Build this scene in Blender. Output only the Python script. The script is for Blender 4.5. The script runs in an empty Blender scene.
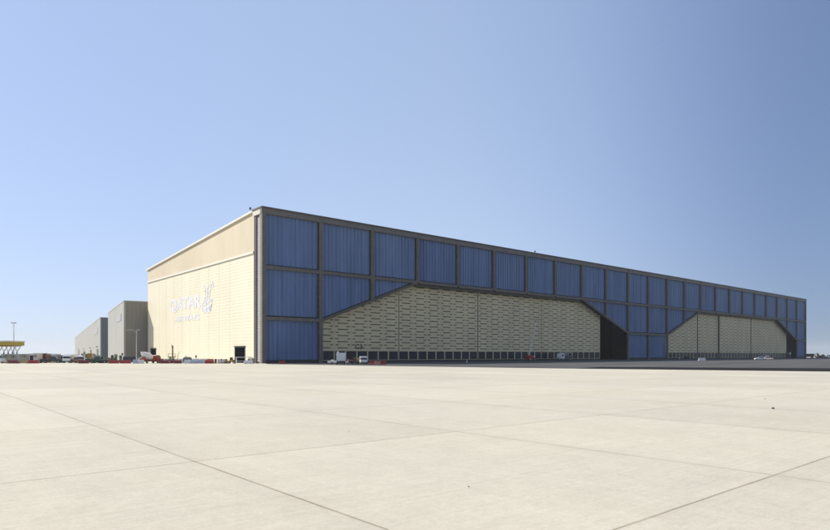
import bpy, math, random
from mathutils import Vector, Matrix
R = math.radians
random.seed(7)
scene = bpy.context.scene
COL = scene.collection

# ------------------------------------------------------------------ camera numbers
F, CX, HY = 611.0, 415.0, 354.5          # focal and horizon in pixels of an 830 px wide frame
CAM = 2.3
S = CAM / 1.7
ZC = F * CAM / 9.0
P0 = Vector(((262 - CX) / F * ZC, ZC))   # near corner of the hangar
ANG = math.atan2(.65, .76)
DU = Vector((math.cos(ANG), math.sin(ANG)))
DV = Vector((-DU.y, DU.x))

def gx(px, Z):                           # a spot on the ground seen at column px, Z metres away
    return (px - CX) / F * Z
def zh(py, Z):
    return (HY - py) / F * Z + CAM
def u_at(px, v):                         # distance along the hangar front of a column, on a plane v metres in
    d = Vector(((px - CX) / F, 1.0))
    s = (v + P0.dot(DV)) / d.dot(DV)
    return (d * s - P0).dot(DU)
def vz_at(px, py, u):                    # depth and height on the side wall
    d = Vector(((px - CX) / F, 1.0))
    s = (u + P0.dot(DU)) / d.dot(DU)
    return (d * s - P0).dot(DV), (HY - py) / F * s + CAM

# ------------------------------------------------------------------ materials
def mat(name, col, rough=.6, metal=0.0, var=.08, scale=1.5, bump=0.0, bscale=8.0, spec=.4, stretch=(1, 1, 1), dirt=None):
    m = bpy.data.materials.new(name); m.use_nodes = True
    nt = m.node_tree; N, L = nt.nodes, nt.links
    b = N['Principled BSDF']
    b.inputs['Roughness'].default_value = rough
    b.inputs['Metallic'].default_value = metal
    b.inputs['Specular IOR Level'].default_value = spec
    tc = N.new('ShaderNodeTexCoord'); mp = N.new('ShaderNodeMapping')
    mp.inputs['Scale'].default_value = stretch
    L.new(tc.outputs['Object'], mp.inputs['Vector'])
    nz = N.new('ShaderNodeTexNoise'); nz.inputs['Scale'].default_value = scale; nz.inputs['Detail'].default_value = 6
    nz.inputs['Roughness'].default_value = .62
    L.new(mp.outputs['Vector'], nz.inputs['Vector'])
    rp = N.new('ShaderNodeValToRGB')
    c = Vector(col[:3])
    lo = c * (1 - 1.6 * var); hi = c * (1 + 1.2 * var)
    if dirt: lo = c.lerp(Vector(dirt), .55)
    rp.color_ramp.elements[0].position = .3; rp.color_ramp.elements[0].color = (*lo, 1)
    rp.color_ramp.elements[1].position = .68; rp.color_ramp.elements[1].color = (*hi, 1)
    L.new(nz.outputs['Fac'], rp.inputs['Fac']); L.new(rp.outputs['Color'], b.inputs['Base Color'])
    if bump:
        n2 = N.new('ShaderNodeTexNoise'); n2.inputs['Scale'].default_value = bscale; n2.inputs['Detail'].default_value = 4
        L.new(tc.outputs['Object'], n2.inputs['Vector'])
        bp = N.new('ShaderNodeBump'); bp.inputs['Strength'].default_value = bump; bp.inputs['Distance'].default_value = .02
        L.new(n2.outputs['Fac'], bp.inputs['Height']); L.new(bp.outputs['Normal'], b.inputs['Normal'])
    return m

M = {}
M['panel'] = mat('blue_steel', (.092, .142, .27), .5, 0, .10, .10, stretch=(1, 1, .35), spec=.3)
for i_, (a_, b_, c_) in enumerate(((1, 1, 1), (.94, .95, .98), (1.06, 1.03, 1.0), (.98, 1.03, 1.02))):
    M['panel%d' % i_] = mat('blue_steel', (.122 * a_, .184 * b_, .325 * c_), .5, 0, .13, .45, stretch=(1, 1, .12), spec=.3)
M['frame'] = mat('frame_steel', (.145, .130, .113), .55, 0, .12, .5)
M['header'] = mat('header_steel', (.10, .085, .065), .6, 0, .12, .4)
M['door'] = mat('door_cladding', (.645, .535, .315), .55, 0, .07, .25, stretch=(1, 1, .4))
M['slit'] = mat('slit_dark', (.035, .028, .022), .5, 0, .3, 3)
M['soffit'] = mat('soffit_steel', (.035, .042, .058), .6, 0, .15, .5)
M['doorglass'] = mat('door_glass', (.012, .016, .03), .3, 0, .4, .6, spec=.2)
M['track'] = mat('door_track', (.03, .03, .03), .7, 0, .3, 1)
M['cream'] = mat('cream_cladding', (.66, .615, .475), .5, 0, .035, .12, stretch=(1, 1, .3))
M['tan'] = mat('tan_cladding', (.565, .49, .355), .55, 0, .05, .1, stretch=(1, 1, .4))
M['white'] = mat('white_coping', (.66, .63, .55), .45, 0, .03, .6)
M['louvre'] = mat('louvre_white', (.36, .35, .36), .5, 0, .06, 1)
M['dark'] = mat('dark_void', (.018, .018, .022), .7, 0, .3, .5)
M['rooft'] = mat('roof_sheet', (.5, .48, .42), .6, 0, .06, .2)
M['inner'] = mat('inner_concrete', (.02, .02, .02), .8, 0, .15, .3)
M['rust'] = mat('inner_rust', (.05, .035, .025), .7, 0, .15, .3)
M['sign'] = mat('sign_white', (.63, .63, .69), .35, 0, .02, 1)
M['ink'] = mat('door_ink', (.02, .02, .02), .6, 0, .1, 1)
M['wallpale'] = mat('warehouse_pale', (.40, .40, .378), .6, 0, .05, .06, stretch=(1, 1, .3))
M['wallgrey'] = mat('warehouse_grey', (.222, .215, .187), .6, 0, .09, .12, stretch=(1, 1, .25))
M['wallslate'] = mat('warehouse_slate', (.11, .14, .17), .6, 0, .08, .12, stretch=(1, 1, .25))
M['lavender'] = mat('sign_lavender', (.335, .33, .375), .5, 0, .1, .5)
M['red'] = mat('red_plastic', (.30, .025, .02), .5, 0, .22, 1.2)
M['maroon'] = mat('faded_red_plastic', (.16, .022, .028), .55, 0, .25, 1.2)
M['pink'] = mat('sun_bleached_red', (.45, .19, .16), .6, 0, .2, 1)
M['wplastic'] = mat('white_plastic', (.62, .61, .60), .5, 0, .12, 1.5)
M['bplastic'] = mat('bluish_plastic', (.36, .41, .52), .5, 0, .12, 1.5)
M['wpaint'] = mat('white_paint', (.72, .72, .70), .3, 0, .05, 1.5, spec=.5)
M['gpaint'] = mat('grey_paint', (.20, .20, .21), .4, 0, .12, 1.5)
M['dgrey'] = mat('dark_grey_paint', (.055, .055, .06), .4, 0, .2, 1.5)
M['rpaint'] = mat('red_paint', (.32, .03, .02), .35, 0, .15, 1.5)
M['ypaint'] = mat('yellow_paint', (.42, .25, .03), .45, 0, .2, 1.8, dirt=(.2, .13, .05))
M['opaint'] = mat('olive_paint', (.17, .14, .05), .5, 0, .25, 1.8)
M['brown'] = mat('brown_paint', (.13, .08, .05), .6, 0, .25, 1.2)
M['dgreen'] = mat('dark_green_paint', (.03, .07, .045), .5, 0, .2, 1.2)
M['bluep'] = mat('blue_paint', (.06, .10, .25), .4, 0, .15, 1.2)
M['pinkp'] = mat('pink_white_paint', (.62, .50, .46), .35, 0, .06, 1.2)
M['silver'] = mat('bare_metal', (.45, .45, .45), .4, .6, .1, 2)
M['glass'] = mat('car_glass', (.02, .025, .03), .08, 0, .2, 1, spec=.6)
M['rubber'] = mat('tyre_rubber', (.02, .02, .02), .85, 0, .2, 4)
M['tan2'] = mat('beige_cabin', (.36, .33, .25), .6, 0, .10, .8)
M['tanbox'] = mat('tan_timber', (.38, .27, .15), .7, 0, .15, 1.5)
M['timber'] = mat('grey_timber', (.16, .14, .12), .8, 0, .25, 1.4)
M['rustbox'] = mat('rusty_steel', (.20, .09, .055), .75, 0, .3, 1.0)
M['canopyy'] = mat('canopy_yellow', (.46, .33, .03), .45, 0, .08, 1)
M['canopyb'] = mat('canopy_brown', (.26, .13, .03), .6, 0, .12, 1)
M['pole'] = mat('galvanised', (.50, .50, .48), .5, .2, .08, 1)
M['leaf'] = mat('shrub_leaf', (.07, .10, .045), .7, 0, .35, 5)
M['bark'] = mat('shrub_bark', (.10, .07, .045), .85, 0, .2, 5)
M['stone'] = mat('stone', (.10, .08, .06), .9, 0, .3, 20)
M['sand'] = mat('sand', (.36, .30, .21), .95, 0, .12, .02, bump=.4, bscale=.6)
M['soil'] = mat('spoil', (.17, .13, .08), .95, 0, .25, .8, bump=.8, bscale=2.0)

def concrete():
    m = bpy.data.materials.new('apron_concrete'); m.use_nodes = True
    nt = m.node_tree; N, L = nt.nodes, nt.links
    b = N['Principled BSDF']; b.inputs['Roughness'].default_value = .8; b.inputs['Specular IOR Level'].default_value = .25
    tc = N.new('ShaderNodeTexCoord'); sp = N.new('ShaderNodeSeparateXYZ')
    L.new(tc.outputs['Object'], sp.inputs[0])
    def mth(op, a, b_=None, c=None):
        n = N.new('ShaderNodeMath'); n.operation = op
        for i, q in enumerate((a, b_, c)):
            if q is None: continue
            if isinstance(q, (int, float)): n.inputs[i].default_value = q
            else: L.new(q, n.inputs[i])
        return n.outputs[0]
    su, sv = 5.8 * S, 6.4 * S
    a = mth('SUBTRACT', sp.outputs['X'], 3.65 * S); c = mth('SUBTRACT', sp.outputs['Y'], 3.25 * S)
    wob = N.new('ShaderNodeTexNoise'); wob.inputs['Scale'].default_value = 1.2; wob.inputs['Detail'].default_value = 5
    L.new(tc.outputs['Object'], wob.inputs['Vector'])
    w = mth('MULTIPLY', mth('SUBTRACT', wob.outputs['Fac'], .5), .03)
    da = mth('PINGPONG', mth('ADD', a, w), su / 2); dc = mth('PINGPONG', mth('ADD', c, w), sv / 2)
    d = mth('MINIMUM', da, dc)
    def ramp(val, lo, hi):
        n = N.new('ShaderNodeMapRange'); n.interpolation_type = 'SMOOTHSTEP'
        n.inputs['From Min'].default_value = lo; n.inputs['From Max'].default_value = hi
        n.inputs['To Min'].default_value = 1; n.inputs['To Max'].default_value = 0
        L.new(val, n.inputs['Value']); return n.outputs[0]
    # joint, its narrow stained margin, and dusty strips along some joints
    jn = N.new('ShaderNodeTexNoise'); jn.inputs['Scale'].default_value = .35; jn.inputs['Detail'].default_value = 3
    L.new(tc.outputs['Object'], jn.inputs['Vector'])
    jm = N.new('ShaderNodeMapRange'); jm.inputs['From Min'].default_value = .35; jm.inputs['From Max'].default_value = .65
    jm.inputs['To Min'].default_value = .55; jm.inputs['To Max'].default_value = 1
    L.new(jn.outputs['Fac'], jm.inputs['Value'])
    joint = mth('MAXIMUM', mth('MULTIPLY', ramp(d, .006, .018), jm.outputs[0]), mth('MULTIPLY', ramp(d, .01, .07), .10))
    margin = mth('MULTIPLY', ramp(d, .01, .10), .02)
    wide = mth('MULTIPLY', mth('MULTIPLY', ramp(da, .1, .8), .035), jm.outputs[0])
    # slab tone
    ida = mth('FLOOR', mth('DIVIDE', a, su)); idc = mth('FLOOR', mth('DIVIDE', c, sv))
    cb = N.new('ShaderNodeCombineXYZ'); L.new(ida, cb.inputs[0]); L.new(idc, cb.inputs[1])
    wn = N.new('ShaderNodeTexWhiteNoise'); wn.noise_dimensions = '2D'; L.new(cb.outputs[0], wn.inputs['Vector'])
    slab = mth('MULTIPLY', mth('SUBTRACT', wn.outputs['Value'], .5), .085)
    # broom streaks across the slabs, blotches, specks
    def noise(scale, detail, sc=(1, 1, 1), rough=.6):
        mp = N.new('ShaderNodeMapping'); mp.inputs['Scale'].default_value = sc
        L.new(tc.outputs['Object'], mp.inputs['Vector'])
        n = N.new('ShaderNodeTexNoise'); n.inputs['Scale'].default_value = scale; n.inputs['Detail'].default_value = detail
        n.inputs['Roughness'].default_value = rough
        L.new(mp.outputs['Vector'], n.inputs['Vector']); return n.outputs['Fac']
    broom = mth('MULTIPLY', mth('SUBTRACT', noise(1.0, 4, (.12, 9, 1)), .5), .20)
    broom2 = mth('MULTIPLY', mth('SUBTRACT', noise(1.0, 3, (5, .10, 1)), .5), .10)
    blot = mth('MULTIPLY', mth('SUBTRACT', noise(.16, 7, rough=.68), .5), .24)
    blot2 = mth('MULTIPLY', mth('SUBTRACT', noise(1.3, 7, rough=.7), .5), .22)
    speck = mth('ADD', mth('MULTIPLY', mth('SUBTRACT', noise(18, 5, rough=.9), .5), .62), mth('MULTIPLY', mth('SUBTRACT', noise(6, 5, rough=.8), .5), .36))
    tyre = mth('ADD', mth('MULTIPLY', mth('SUBTRACT', noise(1.0, 3, (.22, .012, 1)), .5), .12), mth('MULTIPLY', mth('SUBTRACT', noise(.03, 4), .5), .24))
    tot = mth('ADD', mth('ADD', mth('ADD', slab, broom), mth('ADD', broom2, blot)), mth('ADD', mth('ADD', blot2, speck), tyre))
    tot = mth('ADD', tot, 1.0)
    tot = mth('SUBTRACT', mth('SUBTRACT', tot, margin), wide)
    warm = N.new('ShaderNodeMix'); warm.data_type = 'RGBA'
    warm.inputs['A'].default_value = (.472, .446, .376, 1); warm.inputs['B'].default_value = (.485, .438, .33, 1)
    L.new(noise(.07, 4), warm.inputs['Factor'])
    mul = N.new('ShaderNodeVectorMath'); mul.operation = 'SCALE'
    L.new(warm.outputs['Result'], mul.inputs[0]); L.new(tot, mul.inputs['Scale'])
    mx = N.new('ShaderNodeMix'); mx.data_type = 'RGBA'
    L.new(joint, mx.inputs['Factor']); L.new(mul.outputs[0], mx.inputs['A']); mx.inputs['B'].default_value = (.125, .088, .034, 1)
    L.new(mx.outputs['Result'], b.inputs['Base Color'])
    bp = N.new('ShaderNodeBump'); bp.inputs['Strength'].default_value = .35; bp.inputs['Distance'].default_value = .006
    L.new(noise(40, 3), bp.inputs['Height']); L.new(bp.outputs['Normal'], b.inputs['Normal'])
    return m
M['concrete'] = concrete()

def asphalt(name, col, var):
    m = mat(name, col, .85, 0, var, 1.0, bump=.3, bscale=30, spec=.25, stretch=(.02, .22, 1))
    return m
M['asphalt'] = asphalt('asphalt', (.088, .086, .085), .28)
M['asphalt2'] = asphalt('fresh_asphalt', (.022, .022, .023), .2)
M['asphalt2'].node_tree.nodes['Principled BSDF'].inputs['Specular IOR Level'].default_value = .03
M['asphalt'].node_tree.nodes['Principled BSDF'].inputs['Specular IOR Level'].default_value = .15

# ------------------------------------------------------------------ mesh builder
class MB:
    def __init__(s): s.v, s.f, s.mi = [], [], []
    def face(s, pts, mi=0):
        n = len(s.v); s.v += [tuple(p) for p in pts]; s.f.append(tuple(range(n, n + len(pts)))); s.mi.append(mi)
    def box(s, a, b, mi=0):
        x0, y0, z0 = a; x1, y1, z1 = b
        if x0 > x1: x0, x1 = x1, x0
        if y0 > y1: y0, y1 = y1, y0
        if z0 > z1: z0, z1 = z1, z0
        n = len(s.v)
        s.v += [(x0, y0, z0), (x1, y0, z0), (x1, y1, z0), (x0, y1, z0), (x0, y0, z1), (x1, y0, z1), (x1, y1, z1), (x0, y1, z1)]
        for q in ((0, 3, 2, 1), (4, 5, 6, 7), (0, 1, 5, 4), (1, 2, 6, 5), (2, 3, 7, 6), (3, 0, 4, 7)):
            s.f.append(tuple(n + i for i in q)); s.mi.append(mi)
        return s
    def prism(s, pts, y0, y1, mi=0, taper=None, axis='y'):
        # outline in (x, z) extruded along y (or (y, z) along x)
        n = len(s.v); k = len(pts)
        def P(p, t, tp):
            a, c = p
            return (a, t, c) if axis == 'y' else (t, a, c)
        for t in (y0, y1):
            s.v += [P(p, t, None) for p in pts]
        s.f.append(tuple(n + i for i in range(k))); s.mi.append(mi)
        s.f.append(tuple(n + k + i for i in reversed(range(k)))); s.mi.append(mi)
        for i in range(k):
            j = (i + 1) % k
            s.f.append((n + i, n + k + i, n + k + j, n + j)); s.mi.append(mi)
        return s
    def tube(s, p, q, r0, r1=None, n=8, mi=0, caps=True):
        r1 = r0 if r1 is None else r1
        p, q = Vector(p), Vector(q); d = (q - p).normalized()
        a = d.orthogonal().normalized(); b = d.cross(a)
        k = len(s.v)
        for c, r in ((p, r0), (q, r1)):
            for i in range(n):
                t = 2 * math.pi * i / n
                s.v.append(tuple(c + a * math.cos(t) * r + b * math.sin(t) * r))
        for i in range(n):
            j = (i + 1) % n
            s.f.append((k + i, k + j, k + n + j, k + n + i)); s.mi.append(mi)
        if caps:
            s.f.append(tuple(k + i for i in reversed(range(n)))); s.mi.append(mi)
            s.f.append(tuple(k + n + i for i in range(n))); s.mi.append(mi)
        return s
    def lathe(s, prof, p, q, n=14, mi=0):
        # prof: (t along p-q in 0..1, radius)
        p, q = Vector(p), Vector(q); d = (q - p); dn = d.normalized()
        a = dn.orthogonal().normalized(); b = dn.cross(a); k = len(s.v)
        for t, r in prof:
            c = p + d * t
            for i in range(n):
                w = 2 * math.pi * i / n
                s.v.append(tuple(c + a * math.cos(w) * r + b * math.sin(w) * r))
        for m_ in range(len(prof) - 1):
            for i in range(n):
                j = (i + 1) % n
                s.f.append((k + m_ * n + i, k + m_ * n + j, k + (m_ + 1) * n + j, k + (m_ + 1) * n + i)); s.mi.append(mi)
        s.f.append(tuple(k + i for i in reversed(range(n)))); s.mi.append(mi)
        e = k + (len(prof) - 1) * n
        s.f.append(tuple(e + i for i in range(n))); s.mi.append(mi)
        return s
    def build(s, name, mats, parent=None, loc=None, rz=None, bevel=0):
        me = bpy.data.meshes.new(name); me.from_pydata(s.v, [], s.f); me.validate()
        if not isinstance(mats, (list, tuple)): mats = [mats]
        for m in mats: me.materials.append(M[m] if isinstance(m, str) else m)
        if len(mats) > 1 and len(me.polygons) == len(s.mi):
            me.polygons.foreach_set('material_index', s.mi)
        me.update()
        o = bpy.data.objects.new(name, me); COL.objects.link(o)
        if parent: o.parent = parent
        if loc is not None: o.location = loc
        if rz is not None: o.rotation_euler = (0, 0, rz)
        if bevel:
            bv = o.modifiers.new('edge', 'BEVEL'); bv.width = bevel; bv.segments = 2; bv.limit_method = 'ANGLE'
        return o

def tag(o, label, cat, group=None, kind=None):
    if kind: o['kind'] = kind
    if label: o['label'] = label
    if cat: o['category'] = cat
    if group: o['group'] = group
    return o
def thing(name, label, cat, loc, rz=0, group=None):
    o = bpy.data.objects.new(name, None); COL.objects.link(o)
    o.location = loc; o.rotation_euler = (0, 0, rz); o.empty_display_size = .5
    return tag(o, label, cat, group)
def copy_thing(o, loc, rz, label):
    c = o.copy(); COL.objects.link(c); c.location = loc; c.rotation_euler = (0, 0, rz); c['label'] = label
    for ch in list(o.children):
        d = ch.copy(); COL.objects.link(d); d.parent = c
        for g in list(ch.children):
            e = g.copy(); COL.objects.link(e); e.parent = d
    return c

# ------------------------------------------------------------------ ground
g = MB(); g.face([(-3500, -400, -.02), (3500, -400, -.02), (3500, 3600, -.02), (-3500, 3600, -.02)])
tag(g.build('desert_ground', 'sand'), 'flat sandy ground beyond the apron, reaching the horizon', 'ground', kind='structure')
a = MB(); a.face([(-260, -260, 0), (900, -260, 0), (900, 206, 0), (-260, 206, 0)])
ap = a.build('concrete_apron', 'concrete'); ap.rotation_euler = (0, 0, ANG)
tag(ap, 'pale concrete apron of square slabs with brown joints', 'apron', kind='structure')

def gp(px, py):
    Z = F * CAM / (py - HY); return Vector(((px - CX) / F * Z, Z))
edge = [(268, 364.2), (330, 365.1), (390, 366.1), (480, 367.4), (560, 368.5), (650, 369.5), (740, 370.6), (830, 371.6)]
inner = [(600, 366.9), (650, 367.2), (740, 367.75), (830, 368.3)]
E = [gp(*p) for p in edge]; I = [gp(*p) for p in inner]
ext = lambda q, p, s: q + (q - p).normalized() * s
E.append(ext(E[-1], E[-2], 60)); I.append(ext(I[-1], I[-2], 60))
def to_uv(p): return Vector((p.dot(DU), p.dot(DV)))
Euv = [to_uv(p) for p in E]; Iuv = [to_uv(p) for p in I]
v0 = P0.dot(DV); u0 = P0.dot(DU)
a = MB(); pts = list(Euv) + [Vector((900, Euv[-1].y)), Vector((900, v0 + .6)), Vector((u0 + 1, v0 + .6))]
a.face([(p.x, p.y, .004) for p in pts])
o = a.build('asphalt_strip', 'asphalt'); o.rotation_euler = (0, 0, ANG)
tag(o, 'grey asphalt taxi strip in front of the hangar doors', 'asphalt', kind='structure')
a = MB(); ek = [p for p in Euv if p.x > to_uv(gp(590, 368.8)).x]
a.face([(p.x, p.y, .008) for p in [to_uv(gp(575, 368.66))] + ek + list(reversed(Iuv))])
o = a.build('asphalt_edge', 'asphalt2'); o.rotation_euler = (0, 0, ANG)
tag(o, 'dark fresh asphalt band along the apron edge', 'asphalt', kind='structure')

# ------------------------------------------------------------------ main hangar
B = 13.0 * S; NB = 23; LEN = NB * B
Z2, Z1, ZT = 8.6 * S, 18.35 * S, 29.75 * S       # row lines and top
VW0, VW1 = 3.9 * S, vz_at(147, 350, 0)[0]        # side wall from the front frame to the rear corner
hg = thing('aircraft_hangar', 'long aircraft hangar with blue steel front, cream side wall and white airline lettering', 'hangar', (P0.x, P0.y, 0), ANG)

PR = random.Random(21)
def panel_mb(ua, ub, zb, zt, v=.62):
    """corrugated sheet; zb is a function of u"""
    m = MB(); n = max(4, round((ub - ua) / (.95 * S))); ub -= .32; p = (ub - ua) / n
    prof = []
    for i in range(n):
        b = ua + i * p
        j = PR.uniform(-.05, .05) * p; dd = PR.uniform(.15, .27); w1 = PR.uniform(.46, .56); prof += [(b, v), (b + w1 * p + j, v), (b + (w1 + .1) * p + j, v + dd), (b + .90 * p, v + dd)]
    prof.append((ub, v))
    brk = sorted(set([q[0] for q in prof]))
    for (x0, y0), (x1, y1) in zip(prof, prof[1:]):
        a0, a1 = zb(x0), zb(x1)
        if a0 >= zt - .05 and a1 >= zt - .05: continue
        m.face([(x0, y0, min(a0, zt)), (x1, y1, min(a1, zt)), (x1, y1, zt), (x0, y0, zt)])
    return m

OPEN = [(1, 10), (12, 22)]                        # door openings in bays
def zbot(u):
    for a, b in OPEN:
        ua, ub = a * B, b * B
        if ua <= u <= ub:
            t = min((u - ua) / (2 * B), (ub - u) / (2 * B), 1)
            return Z2 + (Z1 - Z2) * t
    return 0
cw, bh = .50, .42                                 # half widths of columns and beams
for k in range(NB):
    ua, ub = k * B + cw, (k + 1) * B - cw
    if k == 0: ua = 1.1
    if k == NB - 1: ub = LEN - 1.1
    panel_mb(ua, ub, lambda u: Z1 + bh + .36, ZT - 1.75).build('cladding_panel', 'panel%d' % PR.randrange(4), hg)
    mid = (k + .5) * B
    inside = any(a * B < mid < b * B for a, b in OPEN)
    if not inside:
        panel_mb(ua, ub, lambda u: Z2 + bh + .36, Z1 - bh).build('cladding_panel', 'panel%d' % PR.randrange(4), hg)
        panel_mb(ua, ub, lambda u: .9, Z2 - bh).build('cladding_panel', 'panel%d' % PR.randrange(4), hg)
        MB().box((ua, .5, 0), (ub, .9, .9)).build('plinth', 'track', hg)
    elif any(k in (a, a + 1, b - 2, b - 1) for a, b in OPEN):
        panel_mb(ua, ub, lambda u: zbot(u) + .55, Z1 - bh).build('cladding_panel', 'panel%d' % PR.randrange(4), hg)
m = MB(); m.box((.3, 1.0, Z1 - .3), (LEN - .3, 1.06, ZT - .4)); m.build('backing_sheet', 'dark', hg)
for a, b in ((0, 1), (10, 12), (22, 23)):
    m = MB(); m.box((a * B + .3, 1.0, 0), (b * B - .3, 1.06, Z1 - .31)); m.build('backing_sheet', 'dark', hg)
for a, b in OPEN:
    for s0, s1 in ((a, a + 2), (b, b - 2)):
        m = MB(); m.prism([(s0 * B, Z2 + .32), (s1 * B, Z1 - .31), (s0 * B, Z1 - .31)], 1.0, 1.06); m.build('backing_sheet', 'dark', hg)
# columns
for k in range(NB + 1):
    c = k * B
    x0, x1 = c - cw, c + cw
    if k == 0: x0, x1 = -.02, 1.1
    if k == NB: x0, x1 = LEN - 1.1, LEN
    zb = 0
    for a, b in OPEN:
        if a < k < b: zb = max(zbot(c - cw), zbot(c + cw)) if False else min(zbot(c - cw), zbot(c + cw))
    m = MB(); m.box((x0, 0, zb), (x1, .55 if 0 < k < NB else .94, ZT - .35 if 0 < k < NB else ZT - 1.76))
    # flanges give each column its recessed web
    m.box((x0 - .002, -.12, zb), (x0 + .22, 0, ZT - .35)); m.box((x1 - .22, -.12, zb), (x1 + .002, 0, ZT - .35))
    m.build('column', 'frame', hg)
# beams between columns
def beam(ua, ub, z, name='beam'):
    m = MB(); m.box((ua, .06, z - bh), (ub, .9, z + bh)); m.box((ua, -.08, z + bh - .22), (ub, .06, z + bh)); m.box((ua, -.08, z - bh), (ub, .06, z - bh + .16))
    m.build(name, 'frame', hg)
for k in range(NB):
    ua, ub = k * B + cw + .003, (k + 1) * B - cw - .003
    if k == 0: ua = 1.103
    if k == NB - 1: ub = LEN - 1.103
    beam(ua, ub, Z1)
    if not any(a * B < (k + .5) * B < b * B for a, b in OPEN): beam(ua, ub, Z2)
m = MB(); m.box((-.1, -.05, ZT - 1.75), (LEN + .1, .95, ZT - .35)); m.build('top_beam', 'frame', hg)
m = MB(); m.box((-.25, -.3, ZT - .35), (LEN + .25, 3.9 * S + .2, ZT)); m.build('parapet_cap', 'header', hg)
# diagonal haunch trims and soffits
for a, b in OPEN:
    for s0, s1 in ((a, a + 2), (b, b - 2)):
        p, q = s0 * B, s1 * B
        def strip(name, ma, dz0, dz1, va, vb):
            m = MB()
            pts = [(p, Z2 + dz0), (q, Z1 + dz0), (q, Z1 + dz1), (p, Z2 + dz1)]
            m.prism(pts, va, vb); return m.build(name, ma, hg)
        strip('haunch_trim', 'header', -.45, .35, -.1, .55)
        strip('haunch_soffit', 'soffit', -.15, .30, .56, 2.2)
    m = MB(); m.box(((a + 2) * B, .95, Z1 - 1.2), ((b - 2) * B, 2.1, Z1 - .485))
    m.build('door_header', 'header', hg)
    for uu, d in ((a * B, -1),):
        m = MB(); m.box((uu, .95, 0), (uu + d * .4, 4.5, Z2 + .3)); m.build('jamb_wall', 'panel', hg)
    # door tracks on the ground
    m = MB()
    for v in (2.15, 4.0, 4.8): m.box((a * B + .01, v, 0), (b * B - .01, v + .12, .06))
    m.build('door_rail', 'track', hg)

# doors
ST = B / 3
def leaf(ua, ub, v, extra=None):
    root = MB()
    n = max(1, round((ub - ua) / ST)); w = (ub - ua) / n
    zs, zw, zt = .62, 3.4, 26.2
    d = .16
    m = root
    def rect(x0, x1, z0, z1, mi=0, vv=v): m.face([(x0, vv, z0), (x1, vv, z0), (x1, vv, z1), (x0, vv, z1)], mi)
    # rails and window band surrounds
    rect(ua, ub, .10, zs, 1)
    # slit field
    h = .65 * S; sh = .25
    row = 0; z = zw + .35
    rect(ua, ub, zw, z)
    while z + h < zt:
        za, zb_ = z + (h - sh) / 2, z + (h + sh) / 2
        rect(ua, ub, z, za); rect(ua, ub, zb_, z + h)
        for i in range(n):
            x = ua + i * w
            spans = [(1.05, w - 1.05)] if row % 2 == 0 else [(.32, 1.5), (w - 1.5, w - .32)]
            cur = 0
            for s0, s1 in spans:
                s0 += random.uniform(-.12, .12); s1 += random.uniform(-.12, .12)
                rect(x + cur, x + s0, za, zb_)
                rect(x + s0, x + s1, za, zb_, 1, v + d)
                m.face([(x + s0, v, za), (x + s1, v, za), (x + s1, v + d, za), (x + s0, v + d, za)])
                m.face([(x + s0, v, zb_), (x + s0, v + d, zb_), (x + s1, v + d, zb_), (x + s1, v, zb_)])
                m.face([(x + s0, v, za), (x + s0, v + d, za), (x + s0, v + d, zb_), (x + s0, v, zb_)])
                m.face([(x + s1, v, za), (x + s1, v, zb_), (x + s1, v + d, zb_), (x + s1, v + d, za)])
                cur = s1
            rect(x + cur, x + w, za, zb_)
        z += h; row += 1
    rect(ua, ub, z, zt)
    # strip joints, slightly proud ribs
    for i in range(n + 1):
        x = min(max(ua + i * w, ua + .06), ub - .06)
        m.box((x - .06, v - .05, zw), (x + .06, v - .004, zt))
    # sides, top and back
    m.box((ua + .003, v + .2, .1), (ub - .003, v + .75, zt))
    m.box((ua, v + .002, zw + .01), (ua + .01, v + .2, zt)); m.box((ub - .01, v + .002, zw + .01), (ub, v + .2, zt))
    o = m.build('door_leaf', ['door', 'slit'], hg)
    # window band: frame and panes
    npn = max(1, round((ub - ua) / (ST * 2 / 3))); pw = (ub - ua) / npn
    for i in range(npn):
        q = MB(); a0, a1 = ua + i * pw + .004, ua + (i + 1) * pw - .004; x0, x1 = a0 + .17, a1 - .17; z0, z1 = zs + .003, zw - .003
        n = len(q.v)
        for (x, z) in ((a0, z0), (a1, z0), (a1, z1), (a0, z1)): q.v.append((x, v - .03, z))
        for (x, z) in ((x0, z0 + .1), (x1, z0 + .1), (x1, z1 - .12), (x0, z1 - .12)): q.v.append((x, v - .03, z))
        for (x, z) in ((x0, z0 + .1), (x1, z0 + .1), (x1, z1 - .12), (x0, z1 - .12)): q.v.append((x, v + .14, z))
        for j in range(4):
            k = (j + 1) % 4
            q.f.append((n + j, n + k, n + 4 + k, n + 4 + j)); q.mi.append(0)
            q.f.append((n + 4 + j, n + 4 + k, n + 8 + k, n + 8 + j)); q.mi.append(0)
        q.f.append((n + 8, n + 9, n + 10, n + 11)); q.mi.append(1)
        q.build('window', ['door', 'doorglass'], o)
    q = MB(); q.box((ua + .003, v + .16, zs), (ub - .003, v + .199, zw)); q.build('window_backing', 'track', o)
    return o
end1 = u_at(600, 2.4); end2 = u_at(787, 2.4)
print('door ends', end1 / ST, end2 / ST, 'jambs', 30, 66)
bounds = [2, 8, 14, 20, end1 / ST]
leaves = []
for i, (x, y) in enumerate(zip(bounds, bounds[1:])):
    leaves.append(leaf(x * ST + (.12 if i else 0), y * ST - (.12 if i < len(bounds) - 2 else 0), 2.4 if i % 2 == 0 else 2.46))
b2 = [35, 42.2, 46.6, 54, end2 / ST]
for i, (x, y) in enumerate(zip(b2, b2[1:])):
    leaf(x * ST + (.45 if i else 0), y * ST - (.45 if i < len(b2) - 2 else 0), 2.4 if i % 2 == 0 else 2.8)

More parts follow.
